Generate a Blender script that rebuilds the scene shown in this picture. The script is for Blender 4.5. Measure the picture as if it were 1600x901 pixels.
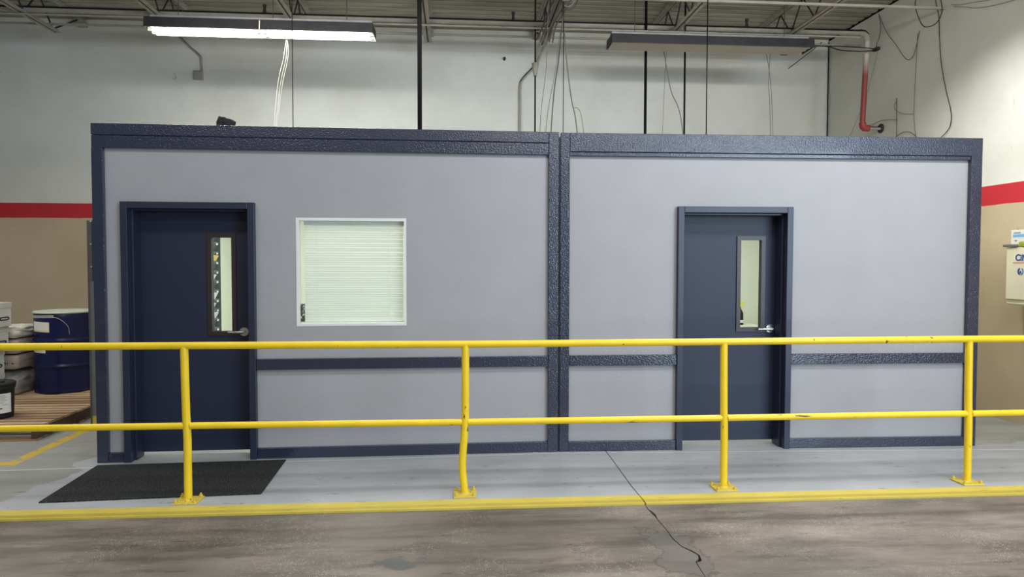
import bpy, bmesh, math, random
from mathutils import Vector, Matrix
random.seed(7)
for o in list(bpy.data.objects): bpy.data.objects.remove(o)
S = bpy.context.scene
COL = S.collection

# ------------------------------------------------------------------ camera
F = 1100.0
YAW, PITCH, ROLL = 0.0785, -0.0371, 0.0017
CAM = Vector((-0.852, -5.807, 1.589))
fw = Vector((math.sin(YAW)*math.cos(PITCH), math.cos(YAW)*math.cos(PITCH), math.sin(PITCH)))
r0 = Vector((math.cos(YAW), -math.sin(YAW), 0)); u0 = r0.cross(fw)
RT = math.cos(ROLL)*r0 + math.sin(ROLL)*u0
UP = -math.sin(ROLL)*r0 + math.cos(ROLL)*u0
cd = bpy.data.cameras.new('camera'); cam = bpy.data.objects.new('camera', cd); COL.objects.link(cam)
cd.sensor_fit = 'HORIZONTAL'; cd.sensor_width = 36; cd.lens = 36*F/1600; cd.clip_start = 0.05
M = Matrix((RT, UP, -fw)).transposed().to_4x4(); M.translation = CAM
cam.matrix_world = M
S.camera = cam
# a point of the photograph at a known plane of the hall
def ray(px, py): return fw + RT*((px-800)/F) - UP*((py-450.5)/F)
def at_y(px, py, y): v = ray(px, py); return CAM + v*((y-CAM.y)/v.y)
def at_x(px, py, x): v = ray(px, py); return CAM + v*((x-CAM.x)/v.x)
def at_z(px, py, z=0): v = ray(px, py); return CAM + v*((z-CAM.z)/v.z)

# ------------------------------------------------------------------ light
S.view_settings.view_transform = 'Standard'; S.view_settings.look = 'None'
S.view_settings.gamma = 1; S.view_settings.use_curve_mapping = False
S.view_settings.exposure = 0.0
w = bpy.data.worlds.new('hall_ambient'); S.world = w; w.use_nodes = True
bg = w.node_tree.nodes['Background']; bg.inputs[0].default_value = (0.95, 0.97, 1.0, 1); bg.inputs[1].default_value = 0.18
def area(name, loc, target, sx, sy, power, col, spread=180):
    l = bpy.data.lights.new(name, 'AREA'); l.shape = 'RECTANGLE'; l.size = sx; l.size_y = sy
    l.energy = power; l.color = col; l.spread = math.radians(spread)
    o = bpy.data.objects.new(name, l); COL.objects.link(o); o.location = loc
    d = Vector(target) - Vector(loc)
    o.rotation_euler = d.to_track_quat('-Z', 'Y').to_euler()
    return o
# rows of strip lamps over the aisle behind the camera, added fill above the office, and the open dock door to the right
LC = (1.0, 0.995, 0.955)
for i, (x, y, p) in enumerate(((-4.2, -2.3, 21), (-0.6, -2.3, 30), (2.8, -2.3, 42), (-3.0, -5.0, 35), (0.8, -5.0, 55), (4.2, -5.0, 62), (-1.0, -8.0, 55), (3.0, -8.0, 95))):
    area('strip_and_fill_light', (x, y, 4.2), (x, y, 0), 2.4, 0.7, p, LC, 140)
for x, p in ((-6.2, 62), (-2.4, 22), (1.0, 13), (2.7, 104)):  # added unseen fill lamps, brightening the back wall and both corners
    area('strip_and_fill_light', (x, 0.6, 4.2), (x, 0.6, 0), 2.4 if x < 3 else 1.2, 0.25, p, LC, 145)
for x, p in ((-3.0, 9), (0.6, 16), (3.2, 26)):
    area('strip_and_fill_side_light', (x, -2.4, 4.05), (x+0.3, 4.4, 1.6), 2.4, 0.12, p, LC, 110)
for x, p in ((-3.0, 5), (0.6, 28), (3.6, 18)):
    area('strip_and_fill_side_light', (x, -5.0, 4.1), (x, 0, 2.2), 2.4, 0.14, p, LC, 170)
for x, p in ((-2.4, 17), (1.2, 9)):  # side fill added along the same unseen row, aimed at the back wall
    area('strip_and_fill_side_light', (x, 0.6, 4.05), (x, 4.4, 2.2), 2.4, 0.12, p, LC, 110)
area('dock_door_daylight', (5.5, -10.0, 2.2), (2.0, 0, 1.2), 4.0, 3.6, 560, (0.66, 0.83, 1.0))

# ------------------------------------------------------------------ materials
def srgb(r, g, b):
    f = lambda c: (c/255/12.92) if c/255 <= 0.04045 else ((c/255+0.055)/1.055)**2.4
    return (f(r), f(g), f(b), 1)
def nodes(name):
    m = bpy.data.materials.new(name); m.use_nodes = True
    t = m.node_tree; return m, t.nodes, t.links, t.nodes['Principled BSDF']
def ramp(N, L, src, stops):
    r = N.new('ShaderNodeValToRGB'); e = r.color_ramp.elements
    while len(e) < len(stops): e.new(0.5)
    for k, (p, c) in enumerate(stops): e[k].position = p; e[k].color = c if len(c) == 4 else (*c, 1)
    L.new(src, r.inputs[0]); return r.outputs[0]
def noise(N, L, scale, detail=4, rough=0.55, stretch=None, out='Fac'):
    tc = N.new('ShaderNodeTexCoord'); mp = N.new('ShaderNodeMapping')
    if stretch: mp.inputs['Scale'].default_value = stretch
    n = N.new('ShaderNodeTexNoise'); n.inputs['Scale'].default_value = scale; n.inputs['Detail'].default_value = detail; n.inputs['Roughness'].default_value = rough
    L.new(tc.outputs['Object'], mp.inputs[0]); L.new(mp.outputs[0], n.inputs['Vector'])
    return n.outputs[out]
def mix(N, L, fac, a, b, mode='MIX'):
    m = N.new('ShaderNodeMix'); m.data_type = 'RGBA'; m.blend_type = mode
    for s, v in ((m.inputs[0], fac), (m.inputs[6], a), (m.inputs[7], b)):
        if hasattr(v, 'is_linked'): L.new(v, s)
        else: s.default_value = v
    return m.outputs[2]
def math_(N, L, op, a, b=None, clamp=False):
    m = N.new('ShaderNodeMath'); m.operation = op; m.use_clamp = clamp
    for s, v in ((m.inputs[0], a), (m.inputs[1], b)):
        if v is None: continue
        if hasattr(v, 'is_linked'): L.new(v, s)
        else: s.default_value = v
    return m.outputs[0]
def bump(N, L, P, src, strength, dist=0.01):
    b = N.new('ShaderNodeBump'); b.inputs['Strength'].default_value = strength; b.inputs['Distance'].default_value = dist
    L.new(src, b.inputs['Height']); L.new(b.outputs[0], P.inputs['Normal'])
def simple(name, c, rough=0.6, metal=0.0, var=0.12, scale=6, bs=0.0, bscale=80, spec=0.5, stretch=None):
    m, N, L, P = nodes(name)
    lo = tuple(x*(1-var) for x in c[:3])+(1,); hi = tuple(min(1, x*(1+var)) for x in c[:3])+(1,)
    L.new(ramp(N, L, noise(N, L, scale, stretch=stretch), ((0.3, lo), (0.7, hi))), P.inputs['Base Color'])
    P.inputs['Roughness'].default_value = rough; P.inputs['Metallic'].default_value = metal
    P.inputs['Specular IOR Level'].default_value = spec
    if bs: bump(N, L, P, noise(N, L, bscale, 3), bs)
    return m
def worn(name, c, under, rough=0.4, amount=0.66, scale=30, stretch=None, bs=0.1):
    m, N, L, P = nodes(name)
    n = noise(N, L, scale, 6, 0.6, stretch)
    f = ramp(N, L, n, ((amount, (0, 0, 0)), (amount+0.03, (1, 1, 1))))
    base = ramp(N, L, noise(N, L, 5), ((0.3, tuple(x*0.88 for x in c[:3])+(1,)), (0.7, c)))
    L.new(mix(N, L, f, base, under), P.inputs['Base Color'])
    P.inputs['Roughness'].default_value = rough
    bump(N, L, P, n, bs, 0.004)
    return m
def position(N, L):
    tc = N.new('ShaderNodeTexCoord'); s = N.new('ShaderNodeSeparateXYZ'); L.new(tc.outputs['Object'], s.inputs[0]); return s.outputs

NAVY = srgb(38, 44, 66)
MAT = {}
def textured_paint(name, c, rough, bs, scale, spec=0.5):
    m, N, L, P = nodes(name)
    L.new(ramp(N, L, noise(N, L, 3), ((0.3, tuple(x*0.97 for x in c[:3])+(1,)), (0.7, tuple(x*1.03 for x in c[:3])+(1,)))), P.inputs['Base Color'])
    P.inputs['Roughness'].default_value = rough; P.inputs['Specular IOR Level'].default_value = spec
    a = noise(N, L, scale, 1 if bs > 0.5 else 5, 0.5); bump(N, L, P, a, bs, 0.0028 if bs > 0.5 else 0.012)
    return m
MAT['navy_trim'] = textured_paint('navy_textured_trim_paint', NAVY, 0.24, 1.0, 85, 0.7)
MAT['navy_trim'].node_tree.nodes['Principled BSDF'].inputs['Coat Weight'].default_value = 0.4
MAT['navy_trim'].node_tree.nodes['Principled BSDF'].inputs['Coat Roughness'].default_value = 0.06
MAT['navy_smooth'] = simple('navy_door_paint', srgb(38, 44, 65), 0.38, var=0.05, scale=3)
MAT['navy_leaf'] = simple('navy_door_leaf_paint', srgb(30, 38, 62), 0.5, var=0.05, scale=2)
MAT['panel'] = textured_paint('grey_wall_panel_paint', srgb(160, 160, 165), 0.5, 0.12, 60, 0.4)
MAT['seam'] = simple('dark_seam', (0.03, 0.028, 0.027, 1), 0.9)
MAT['interior'] = simple('pale_interior_paint', srgb(226, 230, 214), 0.8, var=0.02)
MAT['lite_frame'] = simple('dark_bronze_lite_frame', srgb(50, 42, 42), 0.4, var=0.1)
MAT['chrome'] = simple('brushed_chrome', (0.62, 0.62, 0.62, 1), 0.22, 1.0, 0.05)
MAT['white_metal'] = simple('white_window_frame', srgb(226, 228, 226), 0.4, var=0.03)
MAT['yellow'] = worn('yellow_rail_paint', srgb(242, 207, 36), srgb(70, 50, 35), 0.36, 0.665, 22, (1, 1, 0.35), 0.08)
MAT['yellow_mid'] = worn('scuffed_yellow_rail_paint', srgb(242, 207, 36), srgb(80, 62, 34), 0.4, 0.635, 26, (0.12, 1, 1), 0.08)
MAT['yellow_floor'] = worn('yellow_floor_paint', srgb(206, 186, 78), srgb(150, 130, 80), 0.6, 0.63, 9, (0.5, 6, 1), 0.05)
MAT['yellow_plate'] = worn('yellow_plate_paint', srgb(214, 190, 75), srgb(120, 100, 55), 0.5, 0.62, 40)
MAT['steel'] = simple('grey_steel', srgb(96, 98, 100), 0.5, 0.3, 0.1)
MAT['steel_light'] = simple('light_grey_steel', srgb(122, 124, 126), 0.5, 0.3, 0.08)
MAT['rivet'] = simple('bright_rivet', srgb(225, 225, 225), 0.3, 0.6)
MAT['joist'] = simple('dusty_joist_paint', srgb(166, 161, 150), 0.7, var=0.2, scale=8)
MAT['joist_dark'] = simple('sooty_web_and_gap_shade', srgb(52, 50, 48), 0.8, var=0.2)
def shade_soot_top(name, c):  # upward sides near black: soot plus the shadow line above, painted in
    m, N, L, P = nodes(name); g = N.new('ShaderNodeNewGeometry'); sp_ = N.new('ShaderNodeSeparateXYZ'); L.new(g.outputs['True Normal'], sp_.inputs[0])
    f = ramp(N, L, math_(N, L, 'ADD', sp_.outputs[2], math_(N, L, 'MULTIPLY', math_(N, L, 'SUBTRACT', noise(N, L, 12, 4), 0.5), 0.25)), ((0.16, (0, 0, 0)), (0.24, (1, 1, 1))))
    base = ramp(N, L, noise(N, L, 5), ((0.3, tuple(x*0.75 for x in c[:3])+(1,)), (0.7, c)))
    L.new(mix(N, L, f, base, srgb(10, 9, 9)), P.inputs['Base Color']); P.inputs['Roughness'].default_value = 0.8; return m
MAT['conduit'] = shade_soot_top('shade_soot_conduit', srgb(172, 168, 156))
MAT['black_rod'] = simple('black_rod_steel', srgb(9, 8, 10), 0.8, spec=0.15)
MAT['black'] = simple('black_rubber', srgb(20, 20, 22), 0.7)
MAT['wire_grey'] = simple('grey_wire', srgb(110, 108, 100), 0.6)
MAT['wire_dark'] = simple('dark_wire', srgb(60, 60, 58), 0.6)
MAT['wire_white'] = simple('white_wire', srgb(228, 226, 212), 0.6)
MAT['hood'] = simple('dusty_lamp_hood', srgb(40, 38, 42), 0.6, 0.0, 0.3, 7)
MAT['hood_top'] = simple('lamp_channel_grey', srgb(150, 148, 146), 0.6, var=0.15)
MAT['reflector'] = simple('white_reflector', srgb(226, 222, 208), 0.5, var=0.05)
MAT['roof_board'] = simple('dusty_roof_board', srgb(120, 112, 102), 0.9)
MAT['diffuser'] = simple('dusty_diffuser', srgb(176, 172, 158), 0.6, var=0.06)
MAT['drum_blue'] = simple('navy_drum_enamel', srgb(9, 20, 72), 0.28, var=0.08)
MAT['paper'] = simple('white_paper', srgb(226, 224, 218), 0.8, var=0.04, scale=12)
MAT['paper_yellow'] = simple('pale_yellow_paper', srgb(226, 220, 160), 0.8, var=0.05)
MAT['drum_lid'] = simple('pale_drum_lid', srgb(196, 200, 186), 0.5, var=0.06)
MAT['tape'] = simple('silver_band', srgb(190, 192, 196), 0.3, 0.5)
MAT['carton'] = simple('white_carton', srgb(206, 204, 202), 0.75, var=0.05)
MAT['carton_lid'] = simple('grey_white_carton_lid', srgb(200, 197, 190), 0.75, var=0.05)
MAT['sack'] = simple('kraft_sack_paper', srgb(166, 154, 146), 0.85, var=0.1, scale=10, bs=0.3, bscale=30)
MAT['sack_white'] = simple('pale_sack_paper', srgb(214, 208, 196), 0.85, var=0.08, scale=14, bs=0.4, bscale=22)
MAT['print'] = simple('dark_print', srgb(60, 52, 52), 0.8)
MAT['ink'] = simple('black_ink', srgb(28, 28, 30), 0.7)
MAT['bag'] = simple('grey_plastic_bag', srgb(150, 148, 144), 0.28, var=0.25, scale=14, bs=0.6, bscale=24)
MAT['bin'] = simple('grey_file_pocket', srgb(104, 112, 114), 0.5, var=0.05)
MAT['cream'] = simple('cream_cabinet_enamel', srgb(234, 230, 206), 0.4, var=0.04, scale=5)
MAT['logo_blue'] = simple('blue_lettering', srgb(44, 84, 160), 0.5, var=0.02)
MAT['logo_red'] = simple('red_rule', srgb(196, 60, 56), 0.5, var=0.02)
MAT['band_blue'] = simple('sky_blue_print', srgb(110, 178, 226), 0.6, var=0.03)
MAT['green'] = simple('green_wrapper', srgb(150, 170, 60), 0.5)
MAT['grey_item'] = simple('grey_flat_item', srgb(120, 118, 116), 0.6)
MAT['yellow_item'] = simple('yellow_plastic', srgb(236, 226, 90), 0.5)
MAT['orange_item'] = simple('orange_plastic', srgb(232, 150, 110), 0.6)
MAT['gold'] = simple('pale_gold_ribbon', srgb(230, 206, 120), 0.5)
MAT['dust'] = simple('grey_lint', srgb(60, 60, 66), 0.95)

def wood(name, c):
    m, N, L, P = nodes(name)
    n = noise(N, L, 10, 6, 0.6, (0.6, 9, 9))
    L.new(ramp(N, L, n, ((0.3, tuple(x*0.62 for x in c[:3])+(1,)), (0.65, c))), P.inputs['Base Color'])
    P.inputs['Roughness'].default_value = 0.85; bump(N, L, P, n, 0.25, 0.004); return m
MAT['wood'] = [wood('pallet_wood_%s' % k, c) for k, c in (('pale', srgb(196, 166, 132)), ('tan', srgb(176, 143, 110)), ('brown', srgb(154, 120, 93)))]
MAT['wood_dark'] = wood('weathered_stringer_wood', srgb(84, 64, 50))

def emit(name, c, s):
    m, N, L, P = nodes(name); P.inputs['Base Color'].default_value = (0.8, 0.8, 0.8, 1)
    P.inputs['Emission Color'].default_value = c; P.inputs['Emission Strength'].default_value = s; return m
MAT['tube_lit'] = emit('lit_fluorescent_tube', (1, 1, 0.94, 1), 40)
MAT['tube_off'] = simple('unlit_fluorescent_tube', srgb(224, 222, 210), 0.3, var=0.02)

m, N, L, P = nodes('clear_glass')
P.inputs['Base Color'].default_value = (0.96, 1, 0.97, 1); P.inputs['Roughness'].default_value = 0.02
P.inputs['Transmission Weight'].default_value = 1.0; P.inputs['IOR'].default_value = 1.05
MAT['glass'] = m
m, N, L, P = nodes('translucent_blind_slat')
P.inputs['Base Color'].default_value = srgb(242, 243, 238); P.inputs['Roughness'].default_value = 0.5
tr = N.new('ShaderNodeBsdfTranslucent'); tr.inputs[0].default_value = srgb(248, 250, 242)
mx = N.new('ShaderNodeMixShader'); mx.inputs[0].default_value = 0.45
L.new(P.outputs[0], mx.inputs[1]); L.new(tr.outputs[0], mx.inputs[2]); L.new(mx.outputs[0], N['Material Output'].inputs[0])
MAT['slat'] = m
# black entrance mat: looped pile with pale flecks
m, N, L, P = nodes('black_mat_pile')
n = noise(N, L, 120, 2, 0.6)
L.new(ramp(N, L, n, ((0.52, (0.002, 0.0025, 0.0035)), (0.70, (0.10, 0.105, 0.11)))), P.inputs['Base Color'])
P.inputs['Roughness'].default_value = 0.9; bump(N, L, P, n, 0.8, 0.006)
MAT['mat'] = m
# hall walls: white over a red band over tan, all painted on the masonry
def wall_paint(name, white, red, tan):
    m, N, L, P = nodes(name); p = position(N, L)
    wob = math_(N, L, 'MULTIPLY', math_(N, L, 'SUBTRACT', noise(N, L, 9, 3), 0.5), 0.012)
    z = math_(N, L, 'ADD', p[2], wob)
    up = math_(N, L, 'GREATER_THAN', p[2], 2.393); mid = math_(N, L, 'GREATER_THAN', z, 2.19)
    dirt = ramp(N, L, noise(N, L, 1.3, 6, 0.6), ((0.35, (0.9, 0.89, 0.87)), (0.62, (1, 1, 1))))
    mark = ramp(N, L, noise(N, L, 5, 8, 0.7, (1.0, 1.0, 0.6)), ((0.27, (0.55, 0.53, 0.5)), (0.33, (1, 1, 1))))
    c = mix(N, L, mid, tan, red); c = mix(N, L, up, c, white)
    c = mix(N, L, 1.0, c, dirt, 'MULTIPLY'); c = mix(N, L, 1.0, c, mark, 'MULTIPLY')
    L.new(c, P.inputs['Base Color']); P.inputs['Roughness'].default_value = 0.75
    bump(N, L, P, noise(N, L, 24, 4), 0.08); return m
MAT['wall'] = wall_paint('hall_wall_paint', srgb(222, 224, 218), srgb(196, 42, 52), srgb(198, 182, 154))
m, N, L, P = nodes('painted_roof_deck')
c = ramp(N, L, noise(N, L, 1.6, 6, 0.6, (0.5, 2, 1)), ((0.3, srgb(128, 122, 108)), (0.65, srgb(172, 167, 151))))
c = mix(N, L, 1.0, c, ramp(N, L, noise(N, L, 7, 7, 0.7), ((0.27, (0.45, 0.43, 0.4)), (0.36, (1, 1, 1)))), 'MULTIPLY')
L.new(c, P.inputs['Base Color']); P.inputs['Roughness'].default_value = 0.7
MAT['deck'] = m
# bare brown concrete, with an old oil stain
P_STAIN = (at_z(625, 876).x, at_z(625, 876).y)
m, N, L, P = nodes('worn_brown_concrete')
big = noise(N, L, 1.1, 9, 0.66, (0.75, 1.3, 1))
c = ramp(N, L, big, ((0.3, srgb(78, 71, 64)), (0.5, srgb(109, 101, 93)), (0.72, srgb(140, 131, 122))))
str_ = noise(N, L, 2.2, 7, 0.65, (0.5, 3.0, 1))
c = mix(N, L, 1.0, c, ramp(N, L, str_, ((0.38, (0.60, 0.59, 0.58)), (0.54, (1, 1, 1)))), 'MULTIPLY')
scr = noise(N, L, 4, 6, 0.7, (1.0, 6.0, 1))
c = mix(N, L, 1.0, c, ramp(N, L, scr, ((0.345, (0.42, 0.41, 0.40)), (0.375, (1, 1, 1)))), 'MULTIPLY')
v = N.new('ShaderNodeTexVoronoi'); v.inputs['Scale'].default_value = 150
tc = N.new('ShaderNodeTexCoord'); L.new(tc.outputs['Object'], v.inputs['Vector'])
dots = ramp(N, L, v.outputs['Distance'], ((0.20, (1, 1, 1)), (0.32, (0, 0, 0))))
msk = ramp(N, L, noise(N, L, 1.5, 5, 0.65), ((0.46, (0, 0, 0)), (0.60, (1, 1, 1))))
pick = ramp(N, L, noise(N, L, 40, 2), ((0.48, (0, 0, 0)), (0.54, (1, 1, 1))))
f = mix(N, L, 1.0, mix(N, L, 1.0, dots, msk, 'MULTIPLY'), pick, 'MULTIPLY')
c = mix(N, L, f, c, srgb(196, 188, 178))
# grey mortar patches along the cracked joint
p = position(N, L); nz = noise(N, L, 6, 5, 0.6)
dx = math_(N, L, 'ABSOLUTE', math_(N, L, 'SUBTRACT', p[0], 0.37)); dy = math_(N, L, 'MULTIPLY', math_(N, L, 'ABSOLUTE', math_(N, L, 'ADD', p[1], 2.02)), 0.45)
dd = math_(N, L, 'ADD', math_(N, L, 'MAXIMUM', dx, dy), math_(N, L, 'MULTIPLY', nz, 0.34))
c = mix(N, L, ramp(N, L, dd, ((0.285, (0.55, 0.55, 0.55)), (0.30, (0, 0, 0)))), c, srgb(88, 86, 84))
sx_, sy_ = P_STAIN
d2 = math_(N, L, 'ADD', math_(N, L, 'MAXIMUM', math_(N, L, 'MULTIPLY', math_(N, L, 'ABSOLUTE', math_(N, L, 'SUBTRACT', p[0], sx_)), 0.55), math_(N, L, 'ABSOLUTE', math_(N, L, 'SUBTRACT', p[1], sy_))), math_(N, L, 'MULTIPLY', noise(N, L, 9, 5, 0.6), 0.26))
c = mix(N, L, ramp(N, L, d2, ((0.175, (0.8, 0.8, 0.8)), (0.195, (0, 0, 0)))), c, srgb(70, 69, 68))
edge = ramp(N, L, dd, ((0.278, (1, 1, 1)), (0.290, (0.55, 0.54, 0.53)), (0.302, (1, 1, 1))))
c = mix(N, L, 1.0, c, edge, 'MULTIPLY')
L.new(c, P.inputs['Base Color'])
L.new(ramp(N, L, big, ((0.3, (0.42, 0.42, 0.42)), (0.7, (0.7, 0.7, 0.7)))), P.inputs['Roughness'])
bump(N, L, P, noise(N, L, 60, 5), 0.15, 0.004)
MAT['concrete'] = m
# grey painted walkway, tan and bare away from the office, yellow parking line on the left
m, N, L, P = nodes('grey_painted_walkway'); p = position(N, L)
c = ramp(N, L, noise(N, L, 1.2, 5, 0.6), ((0.3, srgb(160, 164, 168)), (0.7, srgb(184, 187, 191))))
bare = ramp(N, L, noise(N, L, 1.5, 5, 0.6), ((0.3, srgb(142, 142, 139)), (0.7, srgb(168, 168, 164))))
wob = math_(N, L, 'MULTIPLY', math_(N, L, 'SUBTRACT', noise(N, L, 2.5, 5), 0.5), 0.8)
inx = math_(N, L, 'MULTIPLY', math_(N, L, 'GREATER_THAN', math_(N, L, 'ADD', p[0], wob), -3.75), math_(N, L, 'LESS_THAN', p[0], 30.0))
back = math_(N, L, 'LESS_THAN', math_(N, L, 'ADD', p[1], math_(N, L, 'MULTIPLY', wob, 0.6)), -0.02)
rightside = math_(N, L, 'LESS_THAN', p[0], 3.62)
ins = math_(N, L, 'MULTIPLY', inx, math_(N, L, 'MAXIMUM', back, rightside))
c = mix(N, L, ins, bare, c)
sc = noise(N, L, 5, 8, 0.72, (0.9, 3.5, 1))
c = mix(N, L, 1.0, c, ramp(N, L, sc, ((0.35, (0.34, 0.34, 0.36)), (0.375, (1, 1, 1)))), 'MULTIPLY')
sm = noise(N, L, 1.6, 5, 0.6, (0.35, 3.0, 1))
c = mix(N, L, 1.0, c, ramp(N, L, sm, ((0.32, (0.80, 0.81, 0.83)), (0.5, (1, 1, 1)))), 'MULTIPLY')
# edge of the wall paint: a thin pale line along the office
ln = math_(N, L, 'SUBTRACT', p[1], math_(N, L, 'ADD', math_(N, L, 'MULTIPLY', math_(N, L, 'ABSOLUTE', p[0]), -0.042), -0.035))
ln = math_(N, L, 'LESS_THAN', math_(N, L, 'ABSOLUTE', math_(N, L, 'ADD', ln, math_(N, L, 'MULTIPLY', wob, 0.03))), 0.008)
c = mix(N, L, ln, c, srgb(214, 216, 216))
wear = ramp(N, L, noise(N, L, 6, 7, 0.7), ((0.4, (0, 0, 0)), (0.46, (1, 1, 1))))
y1 = math_(N, L, 'MULTIPLY', math_(N, L, 'LESS_THAN', math_(N, L, 'ABSOLUTE', math_(N, L, 'ADD', p[0], 4.345)), 0.05), math_(N, L, 'GREATER_THAN', p[1], -0.08))
y2 = math_(N, L, 'MULTIPLY', math_(N, L, 'LESS_THAN', math_(N, L, 'ABSOLUTE', math_(N, L, 'ADD', p[1], 0.03)), 0.05), math_(N, L, 'LESS_THAN', p[0], -4.3))
yy = math_(N, L, 'MULTIPLY', math_(N, L, 'MAXIMUM', y1, y2), wear)
c = mix(N, L, yy, c, srgb(206, 176, 70))
L.new(c, P.inputs['Base Color']); P.inputs['Roughness'].default_value = 0.42; P.inputs['Specular IOR Level'].default_value = 0.4
bump(N, L, P, noise(N, L, 40, 5), 0.06, 0.004)
MAT['walkway'] = m
# sprinkler riser: white above, red paint below
m, N, L, P = nodes('riser_paint'); p = position(N, L)
f = ramp(N, L, math_(N, L, 'ADD', math_(N, L, 'MULTIPLY', p[2], 2.2), -8.55), ((0.3, (0, 0, 0)), (0.8, (1, 1, 1))))
L.new(mix(N, L, f, srgb(146, 66, 62), srgb(196, 192, 180)), P.inputs['Base Color']); P.inputs['Roughness'].default_value = 0.5
MAT['riser'] = m
MAT['red_pipe'] = simple('red_pipe_paint', srgb(156, 62, 58), 0.5, var=0.08)
m, N, L, P = nodes('sticker_print')
n = noise(N, L, 55, 3, 0.6)
L.new(ramp(N, L, n, ((0.52, srgb(52, 54, 52)), (0.6, srgb(200, 204, 196)))), P.inputs['Base Color'])
MAT['sticker'] = m

# ------------------------------------------------------------------ mesh helpers
class MB:
    def __init__(s): s.v = []; s.f = []; s.mi = []; s.smooth = []
    def add(s, vs, fs, mi=0, smooth=False):
        b = len(s.v); s.v += [tuple(p) for p in vs]
        for q in fs: s.f.append(tuple(b+i for i in q)); s.mi.append(mi); s.smooth.append(smooth)
        return s
    def box(s, x0, x1, y0, y1, z0, z1, mi=0):
        vs = [(x, y, z) for z in (z0, z1) for y in (y0, y1) for x in (x0, x1)]
        return s.add(vs, [(0, 2, 3, 1), (4, 5, 7, 6), (0, 1, 5, 4), (2, 6, 7, 3), (0, 4, 6, 2), (1, 3, 7, 5)], mi)
    def hexa(s, vs, mi=0):
        return s.add(vs, [(0, 3, 2, 1), (4, 5, 6, 7), (0, 1, 5, 4), (1, 2, 6, 5), (2, 3, 7, 6), (3, 0, 4, 7)], mi)
    def tube(s, pts, r, n=8, mi=0, cap=True):
        pts = [Vector(p) for p in pts]; rs = r if isinstance(r, (list, tuple)) else [r]*len(pts)
        t = (pts[1]-pts[0]).normalized()
        a = t.orthogonal().normalized(); rings = []
        for i, p in enumerate(pts):
            if i == 0: t2 = (pts[1]-pts[0])
            elif i == len(pts)-1: t2 = (pts[-1]-pts[-2])
            else: t2 = (pts[i+1]-pts[i]).normalized() + (pts[i]-pts[i-1]).normalized()
            t2 = t2.normalized() if t2.length > 1e-9 else t
            a = (a - t2*a.dot(t2)).normalized(); b = t2.cross(a)
            rings.append([p + (a*math.cos(2*math.pi*k/n) + b*math.sin(2*math.pi*k/n))*rs[i] for k in range(n)])
        vs = [q for rg in rings for q in rg]; fs = []
        for i in range(len(pts)-1):
            for k in range(n):
                fs.append((i*n+k, i*n+(k+1) % n, (i+1)*n+(k+1) % n, (i+1)*n+k))
        s.add(vs, fs, mi, True)
        if cap:
            s.add(rings[0], [tuple(reversed(range(n)))], mi); s.add(rings[-1], [tuple(range(n))], mi)
        return s
    def lathe(s, prof, n=32, c=(0, 0, 0), mi=0):
        vs = []; fs = []
        for r, z in prof:
            for k in range(n): a = 2*math.pi*k/n; vs.append((c[0]+r*math.cos(a), c[1]+r*math.sin(a), c[2]+z))
        for i in range(len(prof)-1):
            for k in range(n): fs.append((i*n+k, i*n+(k+1) % n, (i+1)*n+(k+1) % n, (i+1)*n+k))
        return s.add(vs, fs, mi, True)
    def prism(s, poly, z0, z1, mi=0):
        n = len(poly); vs = [(x, y, z0) for x, y in poly]+[(x, y, z1) for x, y in poly]
        fs = [tuple(reversed(range(n))), tuple(range(n, 2*n))]+[(i, (i+1) % n, n+(i+1) % n, n+i) for i in range(n)]
        return s.add(vs, fs, mi)
    def build(s, name, mats, parent=None, bevel=0, sub=0):
        me = bpy.data.meshes.new(name); me.from_pydata(s.v, [], s.f); me.update()
        for m in (mats if isinstance(mats, list) else [mats]): me.materials.append(m)
        for p, k, q in zip(me.polygons, s.mi, s.smooth): p.material_index = k; p.use_smooth = q
        bm = bmesh.new(); bm.from_mesh(me); bmesh.ops.recalc_face_normals(bm, faces=bm.faces); bm.to_mesh(me); bm.free()
        o = bpy.data.objects.new(name, me); COL.objects.link(o)
        if parent: o.parent = parent
        if bevel:
            b = o.modifiers.new('bevel', 'BEVEL'); b.width = bevel; b.segments = 2; b.limit_method = 'ANGLE'; b.angle_limit = math.radians(50)
        if sub:
            b = o.modifiers.new('sub', 'SUBSURF'); b.levels = sub; b.render_levels = sub
        return o
def empty(name, loc=(0, 0, 0), rz=0.0):
    o = bpy.data.objects.new(name, None); COL.objects.link(o); o.location = loc; o.rotation_euler = (0, 0, rz); o.empty_display_size = 0.1; return o
def tag(o, label, cat, group=None):
    o['label'] = label; o['category'] = cat
    if group: o['group'] = group
    return o
def structure(o): o['kind'] = 'structure'; return o
def smooth_path(pts, k=6):
    P_ = [Vector(p) for p in pts]; out = []
    for i in range(len(P_)-1):
        a = P_[max(i-1, 0)]; b = P_[i]; c = P_[i+1]; d = P_[min(i+2, len(P_)-1)]
        for j in range(k):
            t = j/k
            out.append(0.5*((2*b)+(c-a)*t+(2*a-5*b+4*c-d)*t*t+(3*b-a-3*c+d)*t**3))
    out.append(P_[-1]); return out
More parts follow.
